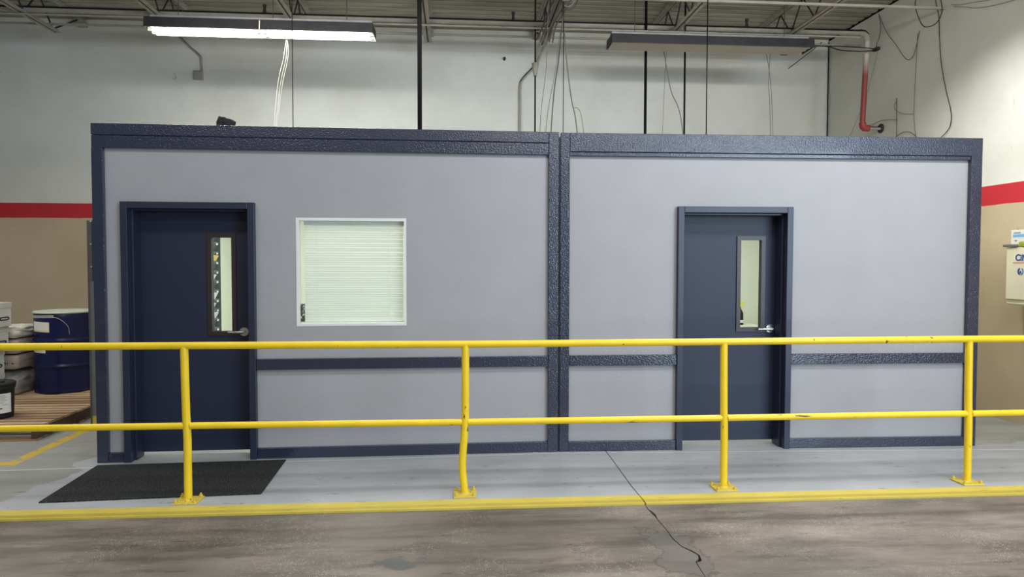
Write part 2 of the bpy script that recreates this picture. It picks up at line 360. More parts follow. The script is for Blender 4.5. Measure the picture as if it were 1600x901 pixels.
def holed_slab(x0, x1, z0, z1, holes, y0, y1, mi=0):
    xs = sorted({x0, x1, *[h[0] for h in holes], *[h[1] for h in holes]}); zs = sorted({z0, z1, *[h[2] for h in holes], *[h[3] for h in holes]})
    xs = [x for x in xs if x0 <= x <= x1]; zs = [z for z in zs if z0 <= z <= z1]
    def solid(i, j):
        if i < 0 or j < 0 or i >= len(xs)-1 or j >= len(zs)-1: return False
        cx = (xs[i]+xs[i+1])/2; cz = (zs[j]+zs[j+1])/2
        return not any(h[0] < cx < h[1] and h[2] < cz < h[3] for h in holes)
    b = MB()
    for i in range(len(xs)-1):
        for j in range(len(zs)-1):
            if not solid(i, j): continue
            a, c, d, e = xs[i], xs[i+1], zs[j], zs[j+1]
            b.add([(a, y0, d), (c, y0, d), (c, y0, e), (a, y0, e)], [(0, 1, 2, 3)], mi)
            b.add([(a, y1, d), (c, y1, d), (c, y1, e), (a, y1, e)], [(3, 2, 1, 0)], 1)
            for (di, dj, q) in ((-1, 0, ((a, d), (a, e))), (1, 0, ((c, d), (c, e))), (0, -1, ((a, d), (c, d))), (0, 1, ((a, e), (c, e)))):
                if not solid(i+di, j+dj):
                    (p1, p2), (p3, p4) = q
                    b.add([(p1, y0, p2), (p3, y0, p4), (p3, y1, p4), (p1, y1, p2)], [(0, 1, 2, 3)], mi)
    return b
def ob_text(name, body, size, mat, parent=None, depth=0.001):
    cu = bpy.data.curves.new(name, 'FONT'); cu.body = body; cu.size = size; cu.extrude = depth; cu.offset = 0.0035*size/0.1
    t = bpy.data.objects.new('text_source', cu)
    me = bpy.data.meshes.new_from_object(t); bpy.data.objects.remove(t)
    me.materials.clear(); me.materials.append(mat)
    o = bpy.data.objects.new(name, me); COL.objects.link(o)
    if parent: o.parent = parent
    return o

# ------------------------------------------------------------------ the hall
WX, WY, ZC = 4.68, 4.39, 4.90           # right wall, back wall, underside of the roof deck
# control joint running towards the camera at x = 0.4, ragged in the bare concrete
def P2(px, py): q = at_z(px, py); return (q.x, q.y)
joint = [(0.40, 4.39), (0.40, -0.2), P2(985, 757), (0.39, -1.13)]
ragL = [(0.386, -1.295), (0.372, -1.36), (0.360, -1.43), (0.366, -1.50), (0.384, -1.58), (0.392, -1.72), (0.384, -1.86), (0.402, -1.98), (0.432, -2.05), (0.446, -2.10), (0.440, -2.14), (0.412, -2.18), (0.408, -2.28), (0.402, -2.39), (0.41, -2.7), (0.40, -3.4), (0.40, -9.0)]
ragR = [(0.396, -1.295), (0.400, -1.37), (0.430, -1.42), (0.436, -1.47), (0.408, -1.55), (0.412, -1.72), (0.410, -1.86), (0.424, -1.97), (0.466, -2.03), (0.492, -2.10), (0.474, -2.17), (0.434, -2.19), (0.424, -2.28), (0.416, -2.39), (0.424, -2.7), (0.412, -3.4), (0.412, -9.0)]
ys = -1.13; yb = -1.29; G = 0.004
pull = lambda a, b: [((p[0]*0.62+q[0]*0.38), p[1]) for p, q in zip(a, b)]
ragL, ragR = pull(ragL, ragR), pull(ragR, ragL)
fl = MB()
fl.prism([(-9.5, yb)] + [(-9.5, -9.0)] + list(reversed(ragL)), -0.05, -0.012)
fl.prism([(9.5, yb)] + ragR + [(9.5, -9.0)], -0.05, -0.012)
fl.box(-9.5, 9.5, -9.0, 4.6, -0.10, -0.05, 1)
structure(fl.build('floor', [MAT['concrete'], MAT['seam']]))
wk = MB()
jl = [(x-G, y) for x, y in joint]; jr = [(x+G, y) for x, y in joint]
wk.prism([(-9.5, WY), (-9.5, ys)] + list(reversed(jl)), -0.05, 0.0)
wk.prism(jr + [(WX, ys), (WX, WY)], -0.05, 0.0)
structure(wk.build('floor_walkway', MAT['walkway']))
st = MB()
st.prism([(-9.5, ys), (-9.5, yb), (0.386, yb), (0.387, ys)], -0.05, 0.001)
st.prism([(0.394, ys), (0.396, yb), (WX, yb), (WX, ys)], -0.05, 0.001)
structure(st.build('trim_1', MAT['yellow_floor']))
b = MB(); b.box(-9.5, WX+0.2, WY, WY+0.2, -0.1, 5.2); structure(b.build('wall_back', MAT['wall']))
b = MB(); b.box(WX, WX+0.2, -3.4, WY, -0.1, 5.2); structure(b.build('wall_right', MAT['wall']))
# ribbed roof deck, ribs along x
prof = []; y = -9.0
while y < WY-0.15:
    prof += [(y, ZC), (y+0.105, ZC), (y+0.120, ZC+0.04), (y+0.140, ZC+0.04)]; y += 0.152
prof += [(y, ZC), (WY, ZC)]
b = MB(); n = len(prof); vs = [(x, py, pz) for x in (-9.5, WX+0.02) for py, pz in prof] + [(x, py, ZC+0.09) for x in (-9.5, WX+0.02) for py, pz in prof]
fs = [(i, i+1, n+i+1, n+i) for i in range(n-1)] + [(2*n+i, 3*n+i, 3*n+i+1, 2*n+i+1) for i in range(n-1)]
fs += [(i, 2*n+i, 2*n+i+1, i+1) for i in range(n-1)] + [(n+i, n+i+1, 3*n+i+1, 3*n+i) for i in range(n-1)]
b.add(vs, fs); structure(b.build('ceiling', MAT['deck']))

b = MB()
for i in range(0, len(prof)-4, 4):
    y0_ = prof[i][0]
    if y0_ < -1: continue
    b.add([(WX-0.012, y0_+0.085, ZC-0.012), (WX-0.012, y0_+0.165, ZC-0.012), (WX-0.012, y0_+0.152, ZC+0.045), (WX-0.012, y0_+0.110, ZC+0.045),
           (WX+0.01, y0_+0.085, ZC-0.012), (WX+0.01, y0_+0.165, ZC-0.012), (WX+0.01, y0_+0.152, ZC+0.045), (WX+0.01, y0_+0.110, ZC+0.045)],
          [(0, 1, 2, 3), (7, 6, 5, 4), (0, 4, 5, 1), (1, 5, 6, 2), (2, 6, 7, 3), (3, 7, 4, 0)])
b.box(WX-0.014, WX+0.01, -3.4, WY, ZC-0.02, ZC-0.008)
structure(b.build('flute_shade', MAT['black_rod']))  # black plates and strip put in as the shade of open deck flutes

# ------------------------------------------------------------------ the office: two joined modules
AL, AR = 0.018, -0.018
WL, WR, H = 3.683, 3.649, 2.664
def loc(px, py, a, yo=0.0):               # photo point -> local (x, z) on a module's front
    v = ray(px, py); nx, ny = -math.sin(a), math.cos(a)
    t = (yo - (nx*CAM.x+ny*CAM.y))/(nx*v.x+ny*v.y); p = CAM+v*t
    return math.cos(a)*p.x+math.sin(a)*p.y, p.z
TT = 0.04                                  # trim thickness
D1 = (loc(187.5, 314, AL)[0], loc(397, 317, AL)[0], 0.0, 2.06)
D2 = (loc(1060, 323, AR)[0], loc(1239.5, 324, AR)[0], 0.0, 2.06)
WN = (loc(462, 340, AL, TT)[0], loc(634.5, 341, AL, TT)[0], loc(548, 509, AL, TT)[1], loc(548, 340.5, AL, TT)[1])
DEP = 3.3
def module(name, a, x0, x1, holes, label):
    t = empty(name, (0, 0, 0), a); tag(t, label, 'office')
    holed_slab(x0, x1, 0.0, H-0.03, holes, TT, 0.16).build('front_panel', [MAT['panel'], MAT['interior']], t)
    MB().box(x0, x0+0.1, 0.16, DEP, 0, 2.58).build('side_wall', MAT['interior'], t)
    MB().box(x1-0.1, x1, 0.16, DEP, 0, 2.58).build('side_wall', MAT['interior'], t)
    MB().box(x0, x1, DEP, DEP+0.1, 0, 2.58).build('rear_wall', MAT['interior'], t)
    MB().box(x0, x1, 0.16, DEP+0.1, 2.58, 2.63).build('roof', MAT['roof_board'], t)
    return t
def board(t, x0, x1, z0, z1, yo=0.0, mat='navy_trim'):
    b = MB(); b.box(x0, x1, yo, TT, z0, z1); return b.build('trim_board', MAT[mat], t, bevel=0.004)
left = module('office_module', AL, -WL, -0.003, [D1, WN], 'left grey office module with navy trim, a door and a blind-covered window')
right = module('office_module', AR, 0.003, WR, [D2], 'right grey office module with navy trim and a door but no window')
# left module trim
zt = loc(500, 236, AL)[1]; zm0 = loc(620, 575.5, AL)[1]; zm1 = loc(620, 558.5, AL)[1]; zb = loc(620, 695.5, AL)[1]
xa = loc(161, 300, AL)[0]; xm = loc(857, 400, AL)[0]
board(left, -WL, xa, 0.0, zt+0.0)
board(left, xm, -0.006, 0.0, H)
zs = zt+0.098
board(left, -WL, xm, zs+0.002, H); board(left, -WL, xm, zt, zs-0.001, 0.004)
board(left, D1[1], xm, zm0, zm1, 0.004); board(left, D1[1], xm, 0.0, zb, 0.004); board(left, xa, D1[0]-0.004, 0.0, zb-0.01, 0.004)
# right module trim
zt2 = loc(1200, 246.5, AR)[1]; xn = loc(890, 400, AR)[0]; xe = loc(1516, 330, AR)[0]
zn0 = loc(975, 571, AR)[1]; zn1 = loc(975, 554.5, AR)[1]; zb2 = loc(975, 689, AR)[1]
board(right, 0.006, xn, 0.0, H-0.004)
board(right, xe, WR, 0.0, H-0.004)
board(right, xn, xe, zt2+0.035, H-0.004); board(right, xn, xe, zt2, zt2+0.033, 0.008)
for s0, s1 in ((xn, D2[0]), (D2[1], xe)):
    board(right, s0, s1, zn0, zn1, 0.004); board(right, s0, s1, 0.0, zb2, 0.004)
# lamps inside the two rooms
for a, x, p in ((AL, -1.9, 62), (AR, 1.9, 46)):
    area('room_lamp_light', (x, 1.7, 2.5), (x, 1.7, 0), 1.2, 1.0, p, (1.0, 1.0, 0.95))

# doors: hollow metal frame with a deep jamb, leaf set back, narrow glazed lite
def door(name, a, d, lite, lever):
    x0, x1, z0, z1 = d; cx = (x0+x1)/2
    t = empty(name, (math.cos(a)*cx, math.sin(a)*cx, 0), a); structure(t)
    x0 -= cx; x1 -= cx; fwid = 0.052; ST = 0.03
    f = MB()
    for sx, e in ((x0, 1), (x1, -1)):
        A, B = sorted((sx, sx+e*fwid)); f.box(A, B, -0.012, 0.24, 0.0, z1)
        A, B = sorted((sx+e*fwid, sx+e*(fwid+0.016))); f.box(A, B, 0.06, 0.19, 0.0, z1-fwid)
    f.box(x0+fwid, x1-fwid, -0.012, 0.24, z1-fwid, z1); f.box(x0+fwid+0.016, x1-fwid-0.016, 0.06, 0.19, z1-fwid-0.016, z1-fwid)
    f.build('door_frame', MAT['navy_smooth'], t, bevel=0.003)
    lx0, lx1, lz0, lz1 = [v-cx if k < 2 else v for k, v in enumerate(lite)]
    o = 0.035
    holed_slab(x0+fwid, x1-fwid, 0.032, z1-fwid-0.003, [(lx0, lx1, lz0, lz1)], 0.193, 0.238).build('door_leaf', [MAT['navy_leaf'], MAT['navy_leaf']], t)
    leaf = t.children[-1]
    holed_slab(lx0-o, lx1+o, lz0-o, lz1+o, [(lx0, lx1, lz0, lz1)], 0.180, 0.194).build('lite_frame', [MAT['lite_frame'], MAT['lite_frame']], leaf, bevel=0.003)
    MB().box(lx0, lx1, 0.213, 0.219, lz0, lz1).build('glass_pane', MAT['glass'], leaf)
    hx, hz = lever[0]-cx, lever[1]
    h = MB(); h.tube([(hx, 0.194, hz), (hx, 0.178, hz)], [0.038, 0.036], 20); h.tube([(hx, 0.18, hz), (hx, 0.14, hz)], 0.014, 12)
    h.tube([(hx+0.008, 0.138, hz), (hx-0.05, 0.136, hz), (hx-0.118, 0.142, hz-0.002)], [0.013, 0.011, 0.009], 10)
    h.build('lever_handle', MAT['chrome'], leaf)
    return t
def lloc(px, py, a, yo): return loc(px, py, a, yo)
q0 = loc(331, 371, AL, .2); q1 = loc(364, 517, AL, .2); lv = loc(381.5, 518, AL, .18)
door('door_1', AL, D1, (q0[0], q1[0], q1[1], q0[1]), lv)
q0 = loc(1157, 375, AR, .2); q1 = loc(1187, 511, AR, .2); lv = loc(1203, 513, AR, .18)
door('door_2', AR, D2, (q0[0], q1[0], q1[1], q0[1]), lv)

# window with a closed venetian blind
x0, x1, z0, z1 = WN; cx = (x0+x1)/2
win = empty('window_1', (math.cos(AL)*cx, math.sin(AL)*cx, z0), AL); structure(win)
hw = (x1-x0)/2; hh = z1-z0
fr = MB(); fr.box(-hw, -hw+0.026, TT-0.004, 0.10, 0, hh); fr.box(hw-0.018, hw, TT-0.004, 0.10, 0, hh)
fr.box(-hw+0.026, hw-0.018, TT-0.004, 0.10, 0, 0.022); fr.box(-hw+0.026, hw-0.018, TT-0.004, 0.10, hh-0.024, hh)
fr.build('window_frame', MAT['white_metal'], win, bevel=0.002)
MB().box(-hw+0.026, hw-0.018, 0.076, 0.081, 0.022, hh-0.024).build('glass_pane', MAT['glass'], win)
q0 = loc(469.5, 474.5, AL, .07); q1 = loc(476.5, 503, AL, .07)
MB().box(q0[0]-cx, q1[0]-cx, 0.0735, 0.0755, q1[1]-z0, q0[1]-z0).build('sticker', MAT['sticker'], win)
win.children[-1]['label'] = 'narrow dark printed sticker in the lower left corner'
bl = empty('venetian_blind', (math.cos(AL)*cx, math.sin(AL)*cx, z0), AL)
tag(bl, 'white venetian blind lowered and closed behind the office window', 'blind')
bx0, bx1 = -hw+0.052, hw-0.028; by = 0.130
MB().box(bx0-0.005, bx1+0.005, by-0.018, by+0.018, hh-0.056, hh-0.020).build('head_rail', MAT['white_metal'], bl, bevel=0.003)
NS = 42; sl = MB(); tilt = math.radians(43); wv = 0.0125
prof = [(-wv, 0), (-wv*0.4, 0.002), (wv*0.4, 0.002), (wv, 0)]
pts = [(u*math.cos(tilt)-v*math.sin(tilt), u*math.sin(tilt)+v*math.cos(tilt)) for u, v in prof]
vs = [(x, by+p_, q_) for x in (bx0, bx1) for p_, q_ in pts]
sl.add(vs, [(i, i+1, 4+i+1, 4+i) for i in range(3)])
s0 = None; step = (hh-0.065-0.045)/(NS-1)
for k in range(NS):
    if s0 is None: s0 = sl.build('slat', MAT['slat'], bl); o = s0
    else: o = s0.copy(); COL.objects.link(o); o.parent = bl
    o.location.z = 0.045 + k*step; o.location.x = random.uniform(-0.002, 0.002)
    o.rotation_euler = (random.uniform(-0.02, 0.02), random.uniform(-0.0012, 0.0012), 0)
    if k == NS-2: o.rotation_euler.y = 0.008
MB().box(bx0, bx1, by-0.012, by+0.012, 0.024, 0.034).build('bottom_rail', MAT['white_metal'], bl)
for fx in (0.13, 0.86):
    x = bx0+(bx1-bx0)*fx
    MB().tube([(x, by-0.014, 0.03), (x, by-0.014, hh-0.05)], 0.0012, 5).build('ladder_cord', MAT['white_metal'], bl)

# what the door lites and the blind's edge show of the rooms
rack = empty('file_rack', (-WL+0.103, 1.82, 0), AL)
tag(rack, 'grey wall rack of tilted file pockets seen through the left door glass', 'rack')
MB().box(0.0, 0.004, -0.46, 0.46, 0.55, 2.06).build('back_plate', MAT['bin'], rack)
MB().box(0.004, 0.112, 0.452, 0.462, 0.55, 2.06).build('end_panel', MAT['bin'], rack)
pm = None; W_T = 0.096
for k in range(13):
    z = 0.62+k*0.105
    if pm is None:
        p_ = MB(); W = 0.10
        p_.hexa([(0.004, -0.45, 0), (0.02, -0.45, 0), (0.02, 0.45, 0), (0.004, 0.45, 0), (0.004, -0.45, 0.155), (W, -0.45, 0.135), (W, 0.45, 0.135), (0.004, 0.45, 0.155)])
        pm = p_.build('file_pocket', MAT['bin'], rack, bevel=0.003); o = pm
    else: o = pm.copy(); COL.objects.link(o); o.parent = rack
    o.location.z = z
    tb = MB().box(W_T, W_T+0.002, 0.36, 0.42, z+0.105, z+0.125).build('label_tab', MAT['paper'], o); tb.location.z = -z
for k, (row, yy, hgt, mname) in enumerate(((0, 0.2, 0.1, 'paper'), (1, 0.05, 0.12, 'paper'), (2, 0.22, 0.1, 'paper'), (3, 0.12, 0.1, 'paper'), (4, 0.2, 0.12, 'paper'), (6, 0.15, 0.09, 'paper'), (8, 0.25, 0.09, 'gold'))):
    z = 0.62+row*0.105+0.125
    p_ = MB(); p_.hexa([(0.035, -0.12, -0.08), (0.045, -0.12, -0.08), (0.045, 0.12, -0.08), (0.035, 0.12, -0.08), (0.085, -0.10, hgt*0.4), (0.10, -0.10, hgt*0.35), (0.10, 0.12, hgt*0.3), (0.085, 0.12, hgt*0.35)])
    o = p_.build('paper_sheaf', MAT[mname]); o.location = (-WL+0.103, 1.92+yy*0.8, z+0.045); o.rotation_euler.z = AL
    if mname == 'gold': tag(o, 'pale gold ribbon bow on an upper grey file pocket', 'ribbon'); o.name = 'ribbon_bow'
    else: tag(o, 'white papers in the %s filled pocket behind the left door glass' % ('lowest', 'second lowest', 'third lowest', 'fourth lowest', 'fifth lowest', 'highest')[k], 'papers', 'papers in the file rack')
sb = empty('spray_bottle', at_y(1154.5, 520, 2.9)); base_z = 0.80; sb.location.z = base_z
tag(sb, 'dark bottle with a yellow top seen low in the right door glass', 'bottle')
MB().lathe([(0, 0), (0.05, 0), (0.052, 0.02), (0.05, 0.15), (0.025, 0.2), (0.018, 0.23), (0, 0.23)], 16).build('bottle_body', MAT['ink'], sb)
MB().hexa([(-0.02, -0.02, 0.23), (0.03, -0.02, 0.23), (0.03, 0.02, 0.23), (-0.02, 0.02, 0.23), (-0.03, -0.02, 0.30), (0.07, -0.02, 0.295), (0.07, 0.02, 0.295), (-0.03, 0.02, 0.30)]).build('trigger_head', MAT['yellow_item'], sb, bevel=0.004)
MB().box(-0.02, 0.03, -0.056, -0.05, 0.03, 0.06).build('bottle_label', MAT['paper'], sb)
fc = empty('filing_cabinet', (sb.location.x, 2.95, 0)); tag(fc, 'pale filing cabinet inside the right office under the dark bottle', 'cabinet')
MB().box(-0.23, 0.23, -0.24, 0.26, 0, base_z).build('cabinet_body', MAT['interior'], fc, bevel=0.005)
for k in range(3):
    d_ = MB().box(-0.21, 0.21, -0.255, -0.24, 0.04+k*0.25, 0.27+k*0.25).build('drawer', MAT['interior'], fc, bevel=0.004)
    MB().box(-0.06, 0.06, -0.275, -0.255, 0.20+k*0.25, 0.215+k*0.25).build('drawer_pull', MAT['chrome'], d_)

# ------------------------------------------------------------------ guard rail
gr = empty('guard_rail', (0, -1.03, 0)); tag(gr, 'yellow painted two-rail pipe guard rail bolted to the walkway edge', 'railing')
ZT, ZM = 1.037, 0.50
posts = [(-4.45, 0.0, 0.0), (-2.631, -0.012, 0.0), (-0.797, 0.006, 0.018), (1.022, -0.010, 0.0), (2.837, -0.012, 0.0), (4.60, 0.0, 0.0)]
zmid = [0.505, 0.505, 0.500, 0.500, 0.503, 0.505]
bolt = None
for k, (x, lean, kink) in enumerate(posts):
    path = [(x, 0, 0.012), (x-kink*0.6, 0, 0.10), (x-kink, 0, 0.22), (x-kink*0.2, 0, 0.42), (x+lean*0.5, 0, 0.6), (x+lean, 0, ZT-0.01)]
    if k == 2: path[-1] = (x+0.004, 0, ZT-0.01)
    p_ = MB().tube(smooth_path(path, 4), 0.0255, 16).build('post', MAT['yellow'], gr)
    MB().box(x-0.078, x+0.078, -0.078, 0.078, 0.0, 0.011).build('base_plate', MAT['yellow_plate'], p_, bevel=0.003)
    MB().tube([(x, 0, 0.010), (x, 0, 0.020)], [0.036, 0.028], 16).build('weld_collar', MAT['yellow_plate'], p_)
    for sx in (-1, 1):
        for sy in (-1, 1):
            if bolt is None:
                b = MB(); b.tube([(0, 0, 0), (0, 0, 0.012)], 0.014, 6); b.tube([(0, 0, 0.012), (0, 0, 0.024)], 0.007, 8)
                bolt = b.build('bolt', MAT['yellow_plate'], p_); o = bolt
            else: o = bolt.copy(); COL.objects.link(o); o.parent = p_
            o.location = (x+sx*0.060, sy*0.060, 0.011)
MB().tube([(-6.6, 0.0, ZT), (-4.45, 0, ZT), (-2.63, 0, ZT), (-0.79, 0, ZT-0.004), (1.02, 0, ZT), (2.84, 0, ZT+0.006), (4.64, 0, ZT+0.004)], 0.0245, 16).build('top_rail', MAT['yellow'], gr)
for k in range(5):
    xa_, xb_ = posts[k][0]+0.02, posts[k+1][0]-0.02
    MB().tube([(xa_, 0, zmid[k]), (xb_, 0, zmid[k+1])], 0.0225, 16).build('mid_rail', MAT['yellow_mid'], gr)

# ------------------------------------------------------------------ mat
c4 = [P2(60, 786), P2(408, 772), P2(447, 719), P2(152, 728)]
b = MB(); b.prism(c4, 0.0, 0.009); o = b.build('door_mat', MAT['mat'], bevel=0.002)
tag(o, 'black fleecy rectangular entrance mat lying in front of the left door', 'mat')

# ------------------------------------------------------------------ left corner: steel post, pallets, drum, sacks, boxes, pail
sp = empty('steel_post', (-4.30, 1.2, 0)); tag(sp, 'tall grey riveted steel post standing left of the office corner', 'post')
MB().box(-0.045, 0.0, -0.03, 0.0, 0.0, 1.98).build('front_flange', MAT['steel'], sp, bevel=0.003)
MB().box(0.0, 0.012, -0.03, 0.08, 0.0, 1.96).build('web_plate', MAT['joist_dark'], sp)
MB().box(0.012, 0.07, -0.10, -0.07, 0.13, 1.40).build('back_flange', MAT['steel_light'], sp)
fb = MB().box(0.012, 0.07, -0.102, -0.066, 0.0, 0.13).build('foot_block', MAT['yellow_plate'], sp); fb['label'] = 'yellow painted foot'
rv = None
for k in range(9):
    if rv is None: rv = MB().tube([(-0.006, -0.03, 0), (-0.006, -0.038, 0)], 0.007, 8).build('rivet', MAT['rivet'], sp); o = rv
    else: o = rv.copy(); COL.objects.link(o); o.parent = sp
    o.location.z = 0.25+k*0.215

def pallet(x0, y0, lx, ly, label):
    t = empty('wooden_pallet', (x0, y0, 0)); tag(t, label, 'pallet')
    for k in range(3):
        xx = (0.0, lx/2-0.02, lx-0.04)[k]
        MB().box(xx, xx+0.04, 0, ly, 0.018, 0.110).build('stringer', MAT['wood_dark'], t, bevel=0.003)
    n = max(6, round(ly/0.118)); pt = ly/n
    for k in range(n):
        w_ = pt*random.uniform(0.60, 0.72); dz = random.uniform(0, 0.005)
        MB().box(random.uniform(-0.01, 0.006), lx+random.uniform(-0.006, 0.01), k*pt, k*pt+w_, 0.110+dz*0, 0.128+dz).build('deck_board', MAT['wood'][random.choice((0, 0, 1, 2))], t, bevel=0.002)
    for k in range(4):
        yy = k*(ly-0.09)/3
        MB().box(0, lx, yy, yy+0.09, 0.0, 0.018).build('bottom_board', MAT['wood'][1], t)
    return t
PX1 = -4.565
pallet(PX1-1.33, 0.68, 1.33, 1.18, 'front wooden pallet with a black pail standing on it')
pallet(PX1-1.33, 1.90, 1.33, 1.12, 'rear wooden pallet carrying the blue drum and sacks')
PZ = 0.1315
# drum
dc = Vector((-5.30, 2.56, PZ)); dr = empty('steel_drum', dc); tag(dr, 'dark blue steel drum with paper labels standing on the rear pallet', 'drum')
R_, HD = 0.297, 0.895
def ring(z): return [(R_, z-0.034), (R_, z-0.020), (R_+0.015, z-0.005), (R_+0.015, z+0.005), (R_, z+0.020), (R_, z+0.034)]
MB().lathe([(0, 0.0), (R_, 0.0), (R_+0.006, 0.012), (R_, 0.03), (R_, 0.05)] + ring(0.30) + ring(0.585) + [(R_, HD-0.07), (R_, HD-0.02), (R_-0.004, HD-0.015), (R_-0.015, HD-0.015), (0, HD-0.015)], 56).build('drum_shell', MAT['drum_blue'], dr)
MB().lathe([(R_-0.012, HD-0.014), (R_+0.009, HD-0.012), (R_+0.011, HD), (R_+0.003, HD+0.010), (R_-0.02, HD+0.004), (R_-0.03, HD-0.006), (0, HD-0.006)], 56).build('drum_lid', MAT['drum_lid'], dr)
def wrap(name, mat, a0, a1, z0, z1, r, skew=0.0, par=None, n=12):
    b = MB(); vs = []
    for k in range(n+1):
        a = a0+(a1-a0)*k/n; s_ = skew*(k/n)
        for rr in (r, r+0.0015):
            vs += [(rr*math.cos(a), rr*math.sin(a), z0+s_), (rr*math.cos(a), rr*math.sin(a), z1+s_)]
    fs = []
    for k in range(n):
        i = 4*k; j = i+4
        fs += [(i+2, j+2, j+3, i+3), (i, i+1, j+1, j), (i+1, i+3, j+3, j+1), (i, j, j+2, i+2)]
    fs += [(0, 2, 3, 1), (4*n, 4*n+1, 4*n+3, 4*n+2)]
    b.add(vs, fs); return b.build(name, mat, par)
A = lambda d: math.radians(d)
wrap('paper_label', MAT['paper_yellow'], A(-136), A(-91), 0.690, 0.800, R_+0.002, -0.010, dr)
wrap('paper_label', MAT['paper'], A(-134), A(-92), 0.706, 0.794, R_+0.004, -0.010, dr)
wrap('paper_label', MAT['paper'], A(-137), A(-100), 0.455, 0.560, R_+0.002, -0.004, dr)
wrap('paper_label', MAT['paper_yellow'], A(-134), A(-104), 0.465, 0.560, R_+0.004, -0.004, dr)
wrap('closing_band', MAT['tape'], A(-175), A(-82), HD-0.066, HD-0.035, R_+0.0015, 0.012, dr, 20)
zz = [(R_+0.006)*math.cos(A(d)) for d in (-84, -72, -62, -54, -50)]
MB().tube(smooth_path([((R_+0.008)*math.cos(A(d)), (R_+0.008)*math.sin(A(d)), z) for d, z in ((-84, HD-0.045), (-74, HD-0.06), (-64, HD-0.10), (-56, HD-0.16), (-54, HD-0.24))]), 0.003, 6).build('loose_band_tail', MAT['tape'], dr)

# rounded sack helper
def sack(name, c, sx, sy, sz, mat, label, cat, seed, group=None, crease=0.012, rz=0.0):
    rnd = random.Random(seed); bm = bmesh.new()
    bmesh.ops.create_cube(bm, size=1.0); bmesh.ops.subdivide_edges(bm, edges=bm.edges[:], cuts=7, use_grid_fill=True)
    for v in bm.verts:
        x, y, z = v.co*2
        k = 1-0.28*max(abs(x), abs(y))**6*abs(z)**1
        e = (abs(x)**4+abs(y)**4)**0.25
        zz_ = z*(1-(0.35 if 'bag' in name else 0.14 if 'white' in name else 0.05)*e**5) if z > 0 else z
        rr = 1-(0.10 if 'bag' in name else 0.05)*abs(z)**4
        v.co = Vector((x*rr*sx/2, y*rr*sy/2, (zz_+1)*sz/2))
        if z > -0.9: v.co += Vector((rnd.uniform(-1, 1), rnd.uniform(-1, 1), rnd.uniform(-1, 0.3)))*crease
    me = bpy.data.meshes.new(name); bm.to_mesh(me); bm.free(); me.materials.append(mat)
    for p in me.polygons: p.use_smooth = True
    o = bpy.data.objects.new(name, me); COL.objects.link(o); o.location = c; o.rotation_euler.z = rz
    s = o.modifiers.new('sub', 'SUBSURF'); s.levels = 1; s.render_levels = 1
    return tag(o, label, cat, group)
sxc = -5.835
sack('plastic_bag', (sxc, 2.51, PZ), 0.42, 0.60, 0.27, MAT['bag'], 'crumpled clear grey plastic bag bulging at the bottom beside the drum', 'bag', 3, crease=0.022)
sack('paper_sack', (sxc, 2.51, PZ+0.279), 0.42, 0.6, 0.165, MAT['sack'], 'brown paper sack with dark print, lower of two beside the drum', 'sack', 5, crease=0.007)
sack('paper_sack', (sxc+0.005, 2.51, PZ+0.449), 0.41, 0.6, 0.165, MAT['sack'], 'brown paper sack under the pale folded sheet beside the drum', 'sack', 6, crease=0.007)
sack('white_sack', (sxc, 2.52, PZ+0.620), 0.41, 0.6, 0.13, MAT['sack_white'], 'pale wrinkled sack lying topmost on the pile beside the drum', 'sack', 9, crease=0.022)
for (zz_, n_, seed, par) in ((PZ+0.36, 7, 1, 'paper_sack'), (PZ+0.525, 5, 2, 'paper_sack.001')):
    ow = bpy.data.objects[par]; rn = random.Random(seed)
    for k in range(n_):
        x = 0.005+k*0.026
        MB().box(x, x+rn.uniform(0.012, 0.022), -0.300, -0.284, zz_-ow.location.z-0.02, zz_-ow.location.z+rn.uniform(-0.004, 0.002)).build('print_mark', MAT['print'], ow)

def carton(px, py, z, h_, label):
    d_ = 0.27; w_ = 0.36; yb_ = 1.915
    t = empty('archive_box', (at_y(px, py, yb_+d_).x, yb_, z)); tag(t, label, 'box', 'white archive boxes at the left edge')
    MB().box(-w_, 0, 0, d_, 0, h_-0.004).build('box_body', MAT['carton'], t, bevel=0.004)
    MB().box(-w_-0.006, 0.006, -0.006, d_+0.006, h_-0.058, h_-0.001).build('box_lid', MAT['carton_lid'], t, bevel=0.004)
    hd = MB(); hd.tube([(0.002, 0.075, 0.085), (0.002, 0.09, 0.098), (0.002, 0.21, 0.098), (0.002, 0.225, 0.085), (0.002, 0.21, 0.072), (0.002, 0.09, 0.072), (0.002, 0.075, 0.085)], 0.007, 6)
    hd.build('handle_hole', MAT['ink'], t)
    MB().box(-0.001, 0.0015, 0.0, 0.075, 0.080, 0.086).build('print_stripe', MAT['ink'], t)
hb = 0.255
for k, (px, py, lab) in enumerate(((7, 600, 'white lidded archive box at the bottom of the stack behind the pail'), (7, 570, 'white lidded archive box second from the bottom of the stack'), (13.5, 530, 'white lidded archive box directly under the topmost one'), (17.5, 490, 'white lidded archive box topmost of the stack'))):
    carton(px, py, PZ+k*hb, hb, lab)

